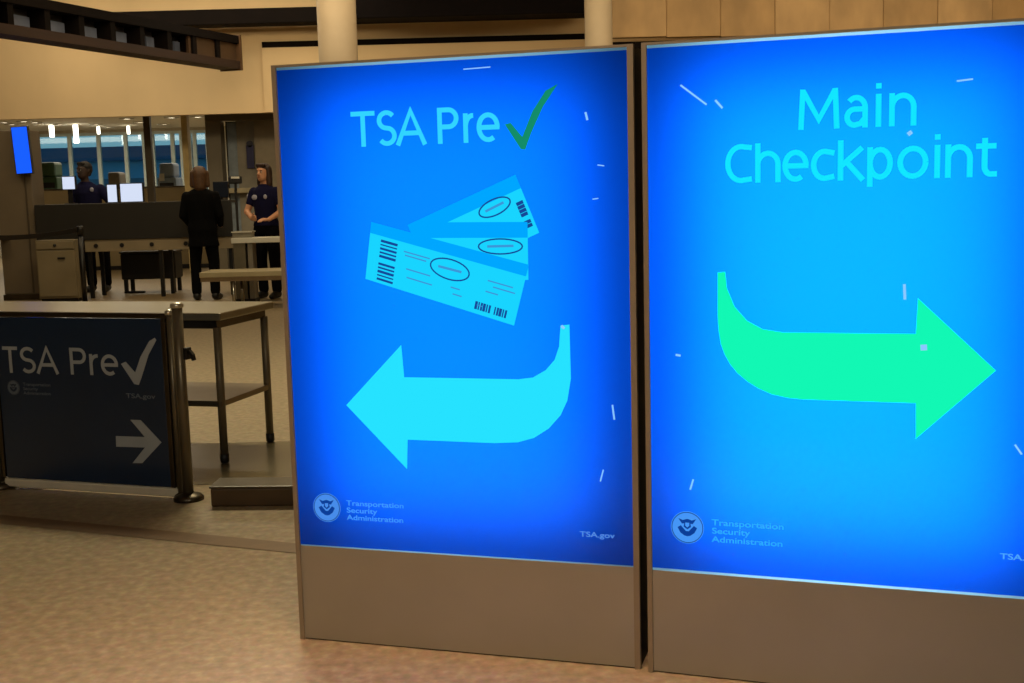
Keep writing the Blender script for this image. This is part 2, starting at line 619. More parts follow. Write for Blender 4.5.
# recessed lamps in the low rear ceiling
M_lamp = glow('lamp_disc', (255, 238, 200), 6.0)
M_tubeglow = glow('pendant_glow', (255, 245, 220), 7.0)
for k, (px, py) in enumerate(((4, 122), (12, 124), (24, 121), (35, 110), (60, 124), (96, 124), (108, 127), (127, 128), (164, 124), (172, 129), (198, 127), (140, 122))):
    q = gnd(px, py, 3.1) if py > 112 else gnd(px, 122, 3.1)
    if not (20.4 < q.y < 29.5):
        q = at(px, 124, 26)
    t = thing('downlight', 'small round downlight set in the pale rear ceiling', 'ceiling light', (q.x, q.y, 3.1), 0, 'downlights in the rear ceiling')
    obj('trim_ring', lathe(bmesh.new(), [(.10, 0), (.16, 0), (.16, -.025), (.10, -.015)]), M_white, t, True)
    obj('lens', lathe(bmesh.new(), [(0, -.012), (.10, -.012), (.10, -.002)]), M_lamp, t)
for px in (51, 75, 98, 128):
    big = px in (51, 75)
    Y = 27.5 if big else 28.5
    p = at(px, 121 if big else 124, Y)
    b_ = at(px, 143 if px == 75 else (137 if big else 134), Y)
    t = thing('pendant_lamp', {51: 'white tube pendant lamp before the windows, left one of the bright pair', 75: 'white tube pendant lamp before the windows, right one of the bright pair', 98: 'short small white pendant lamp right of the bright pair of tubes', 128: 'short small white pendant lamp nearest the right end of the widest window'}[px],
              'pendant light', (p.x, Y, 3.1), 0, 'tube pendants before the windows')
    r = .055 if big else .035
    obj('cord', tube(bmesh.new(), (0, 0, 0), (0, 0, min(-.02, p.z - 3.1) - .01), .008, n=8), M_white, t)
    obj('tube_shade', tube(bmesh.new(), (0, 0, min(-.02, p.z - 3.1)), (0, 0, b_.z - 3.1), r, n=16), M_tubeglow, t, True)

# ------------------------------------------------------------------ floor band, painted shade strip and curb
yaw_t = -0.27
bm = bmesh.new()
pA, pB, pC, pD = gnd(-20, 522), gnd(330, 557), gnd(330, 547), gnd(-20, 513)
for q in (pA, pB, pC, pD):
    bm.verts.new((q.x, q.y, .002))
bm.faces.new(bm.verts[:] if False else list(bm.verts))
M_shade_strip = mat('floor_shade_paint', (118, 94, 66), .4, var=.12, scale=20)
struct('floor_shade_strip', bm, M_shade_strip)  # dark strip painted along the edge of the barrier's floor shadow
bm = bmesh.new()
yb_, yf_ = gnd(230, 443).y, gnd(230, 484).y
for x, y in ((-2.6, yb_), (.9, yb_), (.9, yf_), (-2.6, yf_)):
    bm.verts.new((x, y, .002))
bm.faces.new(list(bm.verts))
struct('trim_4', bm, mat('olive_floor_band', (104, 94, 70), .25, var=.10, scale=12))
pL, pR = gnd(211, 507), gnd(296, 507)
c0 = thing('floor_curb', 'low dark brown floor curb beside the left edge of the left sign', 'curb', (pL.x, pL.y, 0), -.06)
obj('curb_body', bx(0, 1.1, 0, .16, 0, .085, bev=.008), mat('curb_brown', (84, 66, 44), .5, var=.15), c0)
obj('curb_cap', bx(-.004, 1.1, -.004, .164, .085, .095, bev=.003), mat('curb_cap', (88, 78, 58), .3, var=.1), c0)

# ------------------------------------------------------------------ the two backlit signs
SW, SH, SB = 1.087, 1.777, 0.305
BLUE = (0.0006, 0.112, 1.0)
M_face = backlit('blue_backlit_film', BLUE)
M_gapfilm = backlit('clear_acrylic_edge', (.34, .72, 1.0))
M_inside = mat('cabinet_lining', (70, 70, 70), .7, var=.05)
M_stile = mat('sign_frame_metal', (150, 138, 116), .45, .35, var=.05, scale=5)
M_cab = mat('cabinet_black', (8, 7, 7), .6, var=.1)
M_base = mat('sign_base_metal', (164, 162, 148), .34, .5, var=.05, scale=3)


def sign(label, x0, y0, yaw, lamps, gapz):
    t = thing('backlit_sign', label, 'sign', (x0, y0, 0), yaw, 'backlit checkpoint signs')
    bm = bmesh.new()
    D = .24
    box(bm, 0.002, .010, .012, D, 0, SH - .002)
    box(bm, SW - .010, SW - .002, .012, D, 0, SH - .002)
    box(bm, .010, SW - .010, .012, D, SH - .010, SH - .002)
    box(bm, .010, SW - .010, D - .010, D, 0, SH - .010)
    box(bm, .010, SW - .010, .012, D - .010, SB - .012, SB - .002)
    box(bm, .010, SW - .010, .012, D - .010, 0, .012)
    obj('cabinet', bm, M_cab, t)
    bm = bmesh.new()
    box(bm, 0, .014, 0, .02, 0, SH)
    box(bm, SW - .017, SW, 0, .02, 0, SH)
    box(bm, .014, SW - .017, .001, .02, SH - .007, SH)
    obj('frame', bm, M_stile, t)
    a, b = .014, SW - .017
    bm = bmesh.new()
    bm.faces.new([bm.verts.new(v) for v in ((a, .008, SB + gapz), (b, .008, SB + gapz), (b, .008, SH - .015), (a, .008, SH - .015))])
    obj('face_panel', bm, M_face, t)
    bm = bmesh.new()
    bm.faces.new([bm.verts.new(v) for v in ((a, .008, SH - .015), (b, .008, SH - .015), (b, .008, SH - .007), (a, .008, SH - .007))])
    obj('clear_edge', bm, M_gapfilm, t)
    bm = bmesh.new()
    bm.faces.new([bm.verts.new(v) for v in ((a, .008, SB), (b, .008, SB), (b, .008, SB + gapz), (a, .008, SB + gapz))])
    obj('clear_edge', bm, M_gapfilm, t)
    obj('base_panel', bx(a, b, .006, .02, .004, SB), M_base, t)
    for (u0, u1, z0, z1, y, st) in lamps:
        bm = bmesh.new()
        bm.faces.new([bm.verts.new(v) for v in ((u0, y, z0), (u1, y, z0), (u1, y, z1), (u0, y, z1))])
        obj('lamp_panel', bm, glow('lamp_panel_%03d' % int(st * 100), (255, 255, 255), st), t)
    return t


G_cyan = glow('print_cyan', (50, 212, 255))
G_arrow = glow('print_arrow_cyan', (38, 226, 255))
G_tick = glow('print_green', (20, 140, 104))
G_pale = glow('print_pale_blue', (72, 140, 232))
G_pale2 = glow('print_light_blue', (70, 150, 245))
G_navy = glow('print_navy', (12, 62, 150))
G_text = glow('print_fine', (64, 150, 252))
SY0, SY1 = .0055, .0075       # print sits on the face, inside the frame

s1 = sign('left backlit blue sign with cyan left arrow, green tick and three tickets', -.6943, 3.5732, -.2871,
          [(.14, .935, .43, 1.67, .17, 2.7), (.25, .80, .62, 1.30, .20, .6)], .004)
word(s1, G_cyan, [('T', .247, .322), ('S', .329, .389), ('A', .392, .476), ('P', .516, .580), ('r', .594, .628), ('e', .634, .702)],
     1.529, .102, .083, .0135, SY0, SY1)
tick = [(0.7175, 1.5767), (0.7348, 1.58), (0.768, 1.5398), (0.7996, 1.6097), (0.839, 1.6641), (0.8729, 1.6801), (0.8296, 1.6205), (0.7939, 1.5493), (0.7756, 1.5037), (0.7628, 1.5058)]
obj('check_mark', prism(bmesh.new(), tick, SY0, SY1), G_tick, s1)
arrL = [(0.1919, 0.7565), (0.3778, 0.9429), (0.3832, 0.846), (0.7376, 0.8472), (0.7817, 0.8533), (0.8215, 0.8763), (0.8482, 0.9065), (0.862, 0.9447), (0.8676, 1.0054), (0.8934, 1.0082), (0.8945, 0.8522), (0.8828, 0.7881), (0.862, 0.7448), (0.8263, 0.705), (0.7817, 0.6757), (0.7326, 0.6609), (0.6609, 0.6557), (0.3868, 0.6564), (0.3812, 0.5662)]
obj('arrow', prism(bmesh.new(), arrL, SY0, SY1), G_arrow, s1)

G_tk = (glow('ticket_cyan', (24, 212, 255)), glow('ticket_header', (0, 166, 255)), glow('ticket_ink', (22, 70, 150)), glow('ticket_grey', (60, 150, 215)))
T = {3: [(0.413, 1.2984), (0.7447, 1.4349), (0.8107, 1.2701), (0.4809, 1.128)],
     2: [(0.440, 1.3052), (0.777, 1.3011), (0.7756, 1.136), (0.4395, 1.1373)],
     1: [(0.2988, 1.3091), (0.7781, 1.1794), (0.7296, 1.0043), (0.2724, 1.141)]}


def ticket(k, head, lab):
    q = [Vector(p) for p in T[k]]
    y1 = SY1 - (3 - k) * .0007
    y0 = y1 - .0006

    def uv(a, b):
        return (q[0].lerp(q[1], a)).lerp(q[3].lerp(q[2], a), b)
    o = obj('ticket', prism(bmesh.new(), [uv(0, head), uv(1, head), uv(1, 1), uv(0, 1)], y0, y1), G_tk[0], s1)
    o['label'] = lab
    obj('header_band', prism(bmesh.new(), [uv(0, 0), uv(1, 0), uv(1, head), uv(0, head)], y0, y1), G_tk[1], o)
    return o, uv, y0


for k, head in ((3, .23), (2, .27), (1, .19)):
    o, uv, y0 = ticket(k, head, {3: 'rear ticket tilted up to the right', 2: 'level middle ticket', 1: 'front ticket tilted down to the right'}[k])
    a0, b0, ra, rb = {3: (.74, .33, .140, .125), 2: (.757, .42, .195, .13), 1: (.535, .42, .125, .165)}[k]
    ov = [uv(a0 + ra * math.cos(t), b0 + rb * math.sin(t)) for t in [i * 2 * math.pi / 28 for i in range(28)]]
    obj('pen_circle', ribbon(bmesh.new(), ov, .0042, y0 - .0003, y0, closed=True), G_tk[2], o)
    bm = bmesh.new()
    ribbon(bm, [uv(a0 - ra * .6, b0), uv(a0 + ra * .6, b0 - .01)], .007, y0 - .0003, y0)
    if k == 1:
        for b, a, e in ((.34, .23, .40), (.40, .24, .38), (.62, .26, .42), (.76, .27, .44), (.70, .56, .62), (.80, .58, .64), (.86, .74, .78), (.42, .78, .94), (.50, .82, .96), (.60, .78, .86)):
            ribbon(bm, [uv(a, b), uv(e, b)], .004, y0 - .0003, y0)
    elif k == 3:
        ribbon(bm, [uv(.66, .72), uv(.86, .80)], .003, y0 - .0003, y0)
    obj('ticket_text', bm, G_tk[3], o)
    bm = bmesh.new()
    if k == 1:
        for i in range(11):
            b = .27 + i * .066
            if i == 5:
                continue
            wv = (.0075, .004, .0065, .005)[i % 4]
            ribbon(bm, [uv(.075, b), uv(.185, b)], wv, y0 - .0003, y0)
        obj('barcode', bm, G_tk[2], o)
        bm = bmesh.new()
        for i in range(12):
            a = .74 + i * .0175
            if i == 6:
                continue
            ribbon(bm, [uv(a, .80), uv(a, .93)], (.008, .004, .006)[i % 3], y0 - .0003, y0)
        obj('barcode', bm, G_tk[2], o)
    elif k == 3:
        for i in range(7):
            b = .44 + i * .065
            if i == 4:
                continue
            ribbon(bm, [uv(.915, b), uv(.975, b)], .010, y0 - .0003, y0)
        obj('barcode', bm, G_tk[2], o)
    else:
        bm.free()
seal(s1, G_pale, G_navy, .1107, .4323, .046, SY0)
small_text(s1, G_text, 'Transportation\nSecurity\nAdministration', .176, .459, .062, .190, SY0)
small_text(s1, glow('print_url', (80, 140, 230)), 'TSA.gov', .912, .404, .021, .104, SY0)

s2 = sign('right backlit blue sign with green right arrow and Main Checkpoint lettering', .3689, 3.249, -.3262,
          [(.14, .95, .42, 1.66, .17, 4.8), (.22, .86, .60, 1.35, .20, 2.5)], .007)
G_cyan2 = glow('print_bright_cyan', (18, 230, 255))
word(s2, G_cyan2, [('M', .414, .518), ('a', .530, .588), ('i', .606, .622), ('n', .640, .706)], 1.529, .103, .083, .0135, SY0, SY1)
word(s2, G_cyan2, [('C', .224, .294), ('h', .303, .369), ('e', .374, .441), ('c', .447, .506), ('k', .515, .578), ('p', .588, .651), ('o', .662, .737), ('i', .749, .767), ('n', .777, .842), ('t', .849, .899)],
     1.395, .103, .083, .0135, SY0, SY1)
arrR = [(0.2024, 1.1565), (0.2235, 1.1581), (0.2276, 1.1141), (0.2485, 1.0632), (0.2819, 1.0253), (0.3235, 1.0029), (0.3771, 0.9951), (0.7138, 0.9959), (0.7175, 1.0894), (0.9097, 0.9042), (0.7187, 0.7172), (0.717, 0.8127), (0.4312, 0.8132), (0.3902, 0.8162), (0.3488, 0.8243), (0.3112, 0.8403), (0.2819, 0.8584), (0.2549, 0.8809), (0.2355, 0.9046), (0.2203, 0.9319), (0.2102, 0.9601), (0.2044, 0.9987), (0.202, 1.0372)]
obj('arrow', prism(bmesh.new(), arrR, SY0, SY1), glow('print_arrow_green', (18, 248, 180)), s2)
seal(s2, G_pale2, G_navy, .1153, .4373, .047, SY0)
small_text(s2, glow('print_fine_bright', (50, 165, 255)), 'Transportation\nSecurity\nAdministration', .183, .466, .066, .198, SY0)
small_text(s2, glow('print_url_bright', (80, 165, 245)), 'TSA.gov', .931, .425, .021, .104, SY0)

# pale scuffs on the acrylic
M_scuff = glow('scuff_pale', (140, 200, 255), 1.0)


def scuffs(parent, lines):
    for (u0, z0, u1, z1, wd) in lines:
        obj('scuff', ribbon(bmesh.new(), [(u0, z0), (u1, z1)], wd, SY0 - .0006, SY0 - .0002), M_scuff, parent)


scuffs(s2, [(.105, 1.660, .175, 1.605, .005), (.198, 1.616, .217, 1.594, .006), (.800, 1.634, .838, 1.637, .004), (.686, 1.085, .684, 1.125, .007),
            (.734, .968, .735, .953, .016), (.688, 1.514, .694, 1.506, .012), (.124, .547, .133, .577, .005), (.086, .928, .100, .926, .006), (.959, .714, .976, .689, .005)])
scuffs(s1, [(.9514, 1.6006, .9566, 1.5786, .006), (.983, 1.455, 1.002, 1.452, .003), (.967, 1.361, .984, 1.363, .003), (1.0146, .78, 1.0198, .737, .005),
            (.9855, .59, .976, .555, .004), (.872, .998, .877, 1.004, .012), (.60, 1.735, .68, 1.737, .003)])

# ------------------------------------------------------------------ barrier sign with posts at left
t = thing('barrier_sign', 'dark navy unlit barrier sign between steel posts with white tick and arrow', 'sign', (-2.52, 5.65, 0), -.3138)
M_navy = mat('navy_board', (26, 48, 78), .35, var=.12, scale=3, coat=.3)
obj('panel', bx(.03, .962, .0, .02, .055, .845, bev=.004), M_navy, t)
obj('bottom_rail', bx(.02, 1.0, -.008, .03, .012, .052, bev=.006), mat('pale_rail_metal', (235, 226, 204), .5, .0, var=.06), t)
obj('top_rail', bx(.02, 1.0, -.004, .026, .847, .872, bev=.005), M_steel_dark, t)
obj('end_stile', bx(.964, .988, -.006, .028, .055, .846, bev=.004), M_steel_dark, t)
obj('end_stile', bx(.008, .028, -.006, .028, .055, .846, bev=.004), M_steel_dark, t)


def post(u, r, top, base_r):
    o = obj('post', lathe(bmesh.new(), [(0, 0.02), (r, .02), (r, top), (0, top)], u, .01), mat('post_metal', (120, 110, 90), .38, .6, var=.06), t, True)
    for p in o.data.polygons:
        p.use_smooth = abs(p.normal.z) < .5
    obj('base', lathe(bmesh.new(), [(0, 0), (base_r, 0), (base_r, .012), (base_r * .8, .024), (r, .034)], u, .01), M_steel_dark, o, True)
    obj('cap', lathe(bmesh.new(), [(r, top), (r + .006, top + .002), (r + .006, top + .018), (r * .6, top + .026), (0, top + .027)], u, .01), mat('bright_cap', (220, 214, 196), .3, .7, var=.05), o, True)
    return o


post(1.047, .024, .895, .070)
post(1.003, .013, .862, .03)
post(-.018, .024, .890, .070)
k = obj('belt_clip', bx(1.078, 1.098, -.012, .03, .66, .715, bev=.004), M_black, t)
bm = bmesh.new()
ribbon(bm, [(1.098, .70), (1.115, .68), (1.12, .655)], .012, 0, .02)
obj('latch', bm, M_black, k)
M_dullw = mat('dull_white_vinyl', (176, 184, 190), .6, var=.05)
M_dullb = mat('faint_grey_vinyl', (104, 116, 132), .6, var=.05)
word(t, M_dullw, [('T', .066, .152), ('S', .168, .254), ('A', .264, .378), ('P', .452, .543), ('r', .561, .612), ('e', .624, .718)], .576, .128, .100, .0165, -.0015, 0.0)
tk = [(0.735, 0.6329), (0.7607, 0.6433), (0.8093, 0.5932), (0.8438, 0.668), (0.8969, 0.7425), (0.9262, 0.7576), (0.9348, 0.7472), (0.8871, 0.677), (0.8408, 0.5692), (0.8238, 0.5357), (0.8002, 0.5392)]
obj('check_mark', prism(bmesh.new(), tk, -.0015, 0), M_dullw, t)
ar = [(0.765, 0.3690), (0.8204, 0.3699), (0.926, 0.2680), (0.8143, 0.1643), (0.7607, 0.1619), (0.8344, 0.2399), (0.6763, 0.2370), (0.6785, 0.2881), (0.838, 0.2898)]
obj('arrow', prism(bmesh.new(), ar, -.0015, 0), M_dullw, t)
seal(t, M_dullb, M_navy, .114, .5036, .036, -.0015)
small_text(t, M_dullb, 'Transportation\nSecurity\nAdministration', .170, .530, .058, .160, -.0015)
small_text(t, M_dullb, 'TSA.gov', .75, .495, .030, .16, -.0015)

# ------------------------------------------------------------------ long steel table behind the barrier
t = thing('steel_table', 'long stainless steel table with lower shelf behind the barrier sign', 'table', (-1.492, 6.005, 0), yaw_t)
L_, Dp, Ht = 1.95, .60, .80
obj('tabletop', bx(-L_, .0, 0, Dp, Ht - .04, Ht, bev=.006), mat('table_steel', (146, 138, 118), .3, .6, var=.06, scale=4), t)
obj('apron', bx(-L_ + .04, -.04, .03, Dp - .03, Ht - .085, Ht - .04), M_steel_dark, t)
obj('shelf', bx(-L_ + .03, -.03, .02, Dp - .02, .305, .335, bev=.004), mat('shelf_steel', (120, 108, 90), .35, 1.0, var=.12, scale=5), t)
for u in (-.045, -L_ + .045):
    for v in (.04, Dp - .04):
        o = obj('leg', tube(bmesh.new(), (u, v, .05), (u, v, Ht - .08), .021, n=18), mat('leg_steel', (120, 108, 86), .45, .4, var=.1), t, True)
        obj('foot', lathe(bmesh.new(), [(0, 0), (.016, 0), (.024, .012), (.024, .052), (0, .056)], u, v, 14), M_black, o, True)

# ------------------------------------------------------------------ checkpoint furniture
YC = 16.5


def zat(py, Y, px=110):
    return at(px, py, Y).z


M_charcoal = mat('charcoal_laminate', (33, 31, 27), .5, var=.12, scale=3)
M_tan = mat('tan_laminate', (138, 124, 98), .55, var=.12, scale=2)
xc0, xc1 = at(35, 220, YC).x, at(232, 220, YC).x
zt, zm, zl = zat(203, YC), zat(239.5, YC), zat(251.5, YC)
t = thing('inspection_counter', 'long counter with dark charcoal front standing before the windows', 'counter', (xc0, YC, 0))
Lc = xc1 - xc0
obj('front_panel', bx(0, Lc, 0, .04, zm, zt, bev=.006), M_charcoal, t)
obj('counter_top', bx(0, Lc, .04, .30, zt - .04, zt, bev=.005), M_charcoal, t)
obj('apron', bx(.66, Lc, .02, .62, zl, zm - .002, bev=.004), M_tan, t)
obj('worktop', bx(0, Lc, .04, .62, zm, zm + .03), M_charcoal, t)
for px in (96, 122, 152, 186):
    u = at(px, 252, YC).x - xc0
    obj('cable_grommet', tube(bmesh.new(), (u, .02, (zl + zm) / 2), (u, .005, (zl + zm) / 2), .03, n=14), M_black, t)
for u in (.70, Lc * .62, Lc - .06):
    for v in (.08, .56):
        obj('leg', bx(u - .025, u + .025, v - .025, v + .025, 0, zl), M_black, t)
obj('end_leg', bx(.03, .08, .05, .58, 0, zm), M_black, t)

p0, p1 = at(38, 280, 16.1).x, at(78, 280, 16.1).x
t = thing('side_cabinet', 'tan cabinet standing below the left end of the dark counter', 'cabinet', (p0, 16.1, 0))
Wc = p1 - p0
zz = zat(240, 16.1, 60)
obj('body', bx(0, Wc, 0, .28, .05, zz, bev=.006), mat('tan_cabinet', (120, 108, 82), .55, var=.12, scale=2), t)
o = obj('door', bx(.02, Wc - .02, -.02, 0, .08, zz - .14, bev=.004), mat('tan_cabinet_door', (126, 114, 88), .55, var=.12, scale=2), t)
obj('handle', bx(Wc * .55, Wc * .55 + .1, -.04, -.02, zz - .26, zz - .235, bev=.004), M_black, o)
o = obj('drawer', bx(.02, Wc - .02, -.02, 0, zz - .12, zz - .02, bev=.004), mat('tan_cabinet_door', (126, 114, 88)), t)
obj('knob', lathe(bmesh.new(), [(0, .03), (.02, .02), (.02, 0), (0, 0)], 0, 0, 12), M_black, o).matrix_local = Matrix.Translation((Wc * .5, -.02, zz - .07)) @ Matrix.Rotation(math.pi / 2, 4, 'X')
obj('plinth', bx(.02, Wc - .02, .02, .26, 0, .05), M_black, t)

# dark equipment under the counter
pe = at(150, 267, 17.35)
t = thing('equipment_case', 'black equipment case on short legs under the dark counter', 'case', (pe.x, 17.35, 0))
hw = .40
z0, z1 = zat(279, 17.3, 150), zat(253, 17.3, 150)
obj('case_body', bx(-hw, hw, -.10, .30, z0, z1, bev=.02), M_black, t)
obj('case_lid', bx(-hw - .01, hw + .01, -.11, .31, z1, z1 + .03, bev=.008), M_charcoal, t)
for u in (-hw + .05, hw - .05):
    for v in (-.05, .25):
        obj('leg', bx(u - .025, u + .025, v - .025, v + .025, 0, z0), M_black, t)
obj('cross_foot', bx(-hw + .02, -hw + .32, -.08, -.03, 0, .03, bev=.005), M_black, t)

# pillar-like kiosk at far left with its blue screen
YK = 16.6
k0, k1 = at(1, 250, YK).x, at(37, 250, YK).x
t = thing('kiosk_pillar', 'tall square grey brown pillar at the left edge of the checkpoint', 'pillar', (k0, YK, 0))
zk = zat(130, YK, 18)
M_pil = mat('pillar_laminate', (104, 92, 74), .5, var=.1, scale=2)
obj('shaft', bx(0, k1 - k0, 0, .42, .08, zk, bev=.012), M_pil, t)
obj('edge_strip', bx(k1 - k0 - .10, k1 - k0 - .08, -.012, 0, .1, zk - .02), mat('pillar_groove', (74, 64, 50), .5), t)
obj('plinth', bx(-.015, k1 - k0 + .015, -.015, .43, 0, .08, bev=.006), M_steel_dark, t)
obj('shelf', bx(-.35, k1 - k0 - .36, -.2, .1, zat(238, YK, 4) - .02, zat(238, YK, 4), bev=.005), M_white, t)
b0, b1 = at(9.5, 127, YK - .2), at(28, 173, YK - .2)
t = thing('blue_screen', 'glowing blue screen hung on the front of the tall pillar', 'screen', ((b0.x + b1.x) / 2, YK - .06, (b0.z + b1.z) / 2))
hw, hh = (b1.x - b0.x) / 2, (b0.z - b1.z) / 2
t.rotation_euler = (0, math.radians(-2.5), math.radians(6))
obj('housing', bx(-hw - .012, hw + .012, -.06, .03, -hh - .012, hh + .012, bev=.008), M_black, t)
obj('display', bx(-hw, hw, -.064, -.06, -hh, hh), glow('blue_display', (24, 92, 255), 1.1), t)

# belt stanchions
M_stan = mat('stanchion_black', (16, 14, 13), .4, var=.15)


def stanchion(x, y, h, label):
    t = thing('belt_stanchion', label, 'stanchion', (x, y, 0), 0, 'belt stanchions')
    o = obj('post', tube(bmesh.new(), (0, 0, .03), (0, 0, h - .1), .034, n=20), M_stan, t, True)
    obj('head', lathe(bmesh.new(), [(0, h - .11), (.045, h - .11), (.045, h - .01), (.036, h), (0, h)], 0, 0, 20), M_stan, t, True)
    obj('base', lathe(bmesh.new(), [(0, 0), (.17, 0), (.17, .02), (.06, .035), (0, .04)], 0, 0, 28), M_stan, t, True)
    return t


q = gnd(82.5, 299)
st = stanchion(q.x, 15.05, zat(226, 15.05, 82), 'black belt stanchion post in front of the tan cabinet')
xs_ = at(82, 260, 15.05).x
st.location.x = xs_
e0 = at(0, 236, 13.7)
e0 = Vector((e0.x - .35, 13.35, 0))
bm = bmesh.new()
hb = zat(229.5, 15.05, 82)
da = Vector((xs_ - e0.x, 15.05 - e0.y, 0))
nrm = Vector((-da.y, da.x, 0)).normalized() * .003
n = 14
rows = []
for i in range(n + 1):
    f = i / n
    c = Vector((e0.x, e0.y, 0)) + da * f
    sag = -.05 * math.sin(math.pi * f)
    rows.append([bm.verts.new(c + nrm * s + Vector((0, 0, hb + sag + d))) for s, d in ((1, -.028), (1, .028), (-1, .028), (-1, -.028))])
for a, b in zip(rows, rows[1:]):
    for i in range(4):
        bm.faces.new((a[i], a[(i + 1) % 4], b[(i + 1) % 4], b[i]))
bm.faces.new(rows[0])
bm.faces.new(rows[-1][::-1])
belt = obj('belt', bm, M_stan, st)
belt.location = -st.location

# monitors on the counter
M_scr = glow('monitor_white', (214, 224, 246), 1.0)
for lab, x0, x1, ya, yb, Y in (('left narrow white monitor screen on the dark counter', 107, 117.5, 185, 204, YC + .18),
                               ('wide white monitor screen at right on the dark counter', 120, 143, 184, 203.5, YC + .16),
                               ('small white screen on the counter left of the person in navy behind it', 62, 75, 177, 189, YC + .4)):
    a, b = at(x0, ya, Y), at(x1, yb, Y)
    t = thing('monitor', lab, 'monitor', ((a.x + b.x) / 2, Y, zt), 0, 'monitors on the counter')
    hw = (b.x - a.x) / 2
    za_, zb_ = a.z - zt, max(b.z - zt, .012)
    obj('bezel', bx(-hw - .012, hw + .02, 0, .035, zb_ - .008, za_ + .012, bev=.005), M_black, t)
    obj('screen', bx(-hw, hw, -.003, 0, zb_, za_), M_scr, t)
    obj('stand', bx(-.03, .03, .035, .055, .0, za_ * .6), M_black, t)
    obj('foot', bx(-.08, .08, .0, .09, 0, .010, bev=.003), M_black, t)

# bench and tables near the suited person
t0_, t1_ = at(199, 272, 14.4), at(300, 269, 14.4)
t = thing('low_bench', 'low bench with pale tan top in front of the person in black', 'bench', (t0_.x, 14.4, 0))
Lb = t1_.x - t0_.x
zb0, zb1 = zat(282, 14.4, 205), zat(272.5, 14.4, 205)
obj('bench_top', bx(0, Lb, 0, .55, zb0 + .05, zb1, bev=.008), mat('bench_tan', (176, 162, 126), .45, var=.1, scale=4), t)
obj('bench_apron', bx(.01, Lb - .01, .01, .54, zb0, zb0 + .05), mat('bench_apron', (122, 100, 70), .5, var=.1), t)
for u in (.40, Lb - .08):
    for v in (.04, .51):
        obj('leg', tube(bmesh.new(), (u, v, 0), (u, v, zb0), .022, n=14), M_steel, t, True)
t0_ = at(231, 240, 15.15)
t = thing('search_table', 'pale search table with grey cabinet base in front of the person with bare forearms', 'table', (t0_.x, 15.15, 0))
zb0, zb1 = zat(242.8, 15.15, 260), zat(237.5, 15.15, 260)
obj('table_top', bx(0, 1.1, 0, .30, zb0, zb1, bev=.006), M_white, t)
obj('base_cabinet', bx(.02, .17, .02, .28, .06, zb0), mat('search_base', (96, 88, 70), .5, var=.12), t)
obj('pedestal', bx(.20, .26, .03, .26, .06, zb0), M_grey, t)
obj('plinth', bx(.01, .27, .015, .285, 0, .06), M_black, t)
obj('far_leg', bx(.98, 1.04, .05, .25, 0, zb0), M_grey, t)
q = at(246, 236, 15.3)
t = thing('plastic_tray', 'small grey plastic tray lying on the left end of the search table', 'tray', (t0_.x + .13, 15.30, zb1))
bm = bmesh.new()
box(bm, -.12, .12, -.10, .10, 0, .012)
box(bm, -.12, -.108, -.10, .10, .012, .08)
box(bm, .108, .12, -.10, .10, .012, .08)
box(bm, -.108, .108, -.10, -.088, .012, .08)
box(bm, -.108, .108, .088, .10, .012, .08)
obj('tray_body', bm, mat('tray_grey', (130, 124, 108), .5, var=.08), t)
bm = bmesh.new()
box(bm, -.132, .132, -.112, -.1, .068, .082)
box(bm, -.132, .132, .1, .112, .068, .082)
obj('rim', bm, M_white, t)

# low partition and back counter before the windows
YP = 23.0
a, b = at(27, 190, YP).x, at(206, 190, YP).x
t = thing('back_partition', 'low tan partition behind the counter under the windows', 'partition', (a, YP, 0))
obj('panel', bx(0, b - a, 0, .08, .08, zat(189, YP, 110)), mat('partition_tan', (150, 134, 100), .7, var=.15, scale=1.5), t)
obj('top_cap', bx(-.02, b - a + .02, -.02, .10, zat(189, YP, 110), zat(187.5, YP, 110), bev=.004), M_steel_dark, t)
obj('base', bx(0, b - a, -.02, .10, 0, .08), M_black, t)
# machines standing behind it
M_sage = mat('sage_machine', (60, 92, 66), .5, var=.2, scale=3)
for nm, lab, cat, px0, px1, pt, m_ in (
        ('scanner_machine', 'dark green scanner machine behind the partition, left of the person at the counter', 'machine', 38, 57, 162, M_sage),
        ('scanner_machine', 'grey domed machine behind the partition, right of the person at the counter', 'machine', 105, 121, 172, M_grey),
        ('scanner_machine', 'blue grey machine behind the partition, left of the person in black', 'machine', 157, 176, 163, mat('slate_machine', (130, 146, 166), .5, var=.3, scale=3))):
    Y = YP + .7
    x0, x1 = at(px0, 180, Y).x, at(px1, 180, Y).x
    t = thing(nm, lab, cat, (x0, Y, 0), 0, 'machines behind the partition')
    zt_ = zat(pt, Y, (px0 + px1) / 2)
    w_ = x1 - x0
    obj('body', bx(0, w_, 0, .5, .06, zt_ * .86, bev=.02), m_, t)
    obj('hood', bx(.04, w_ - .04, .03, .47, zt_ * .86, zt_, bev=.05), m_, t)
    obj('slot', bx(.05, w_ - .05, -.01, 0, zt_ * .76, zt_ * .81), M_black, t)
    obj('feet', bx(.03, w_ - .03, .03, .47, 0, .06), M_black, t)
    if px0 == 157:
        obj('label_plate', bx(.05, w_ * .4, -.012, 0, zt_ * .83, zt_ * .9), M_white, t)
# posts between the windows
p_ = at(148.5, 160, 21.5)
tag(obj('gate_post', bx(p_.x - .06, p_.x + .06, 21.5, 21.62, 0, 3.08, bev=.01), mat('post_brown', (66, 56, 40), .5, var=.1)), 'slim dark post standing at the right end of the widest window', 'post')
p_ = at(186, 160, 21.5)
tag(obj('square_column', bx(p_.x - .055, p_.x + .055, 21.5, 21.68, 0, 3.08, bev=.01), mat('column_cream', (200, 178, 124), .6, var=.1)), 'slim cream square column between the two narrow windows', 'column')

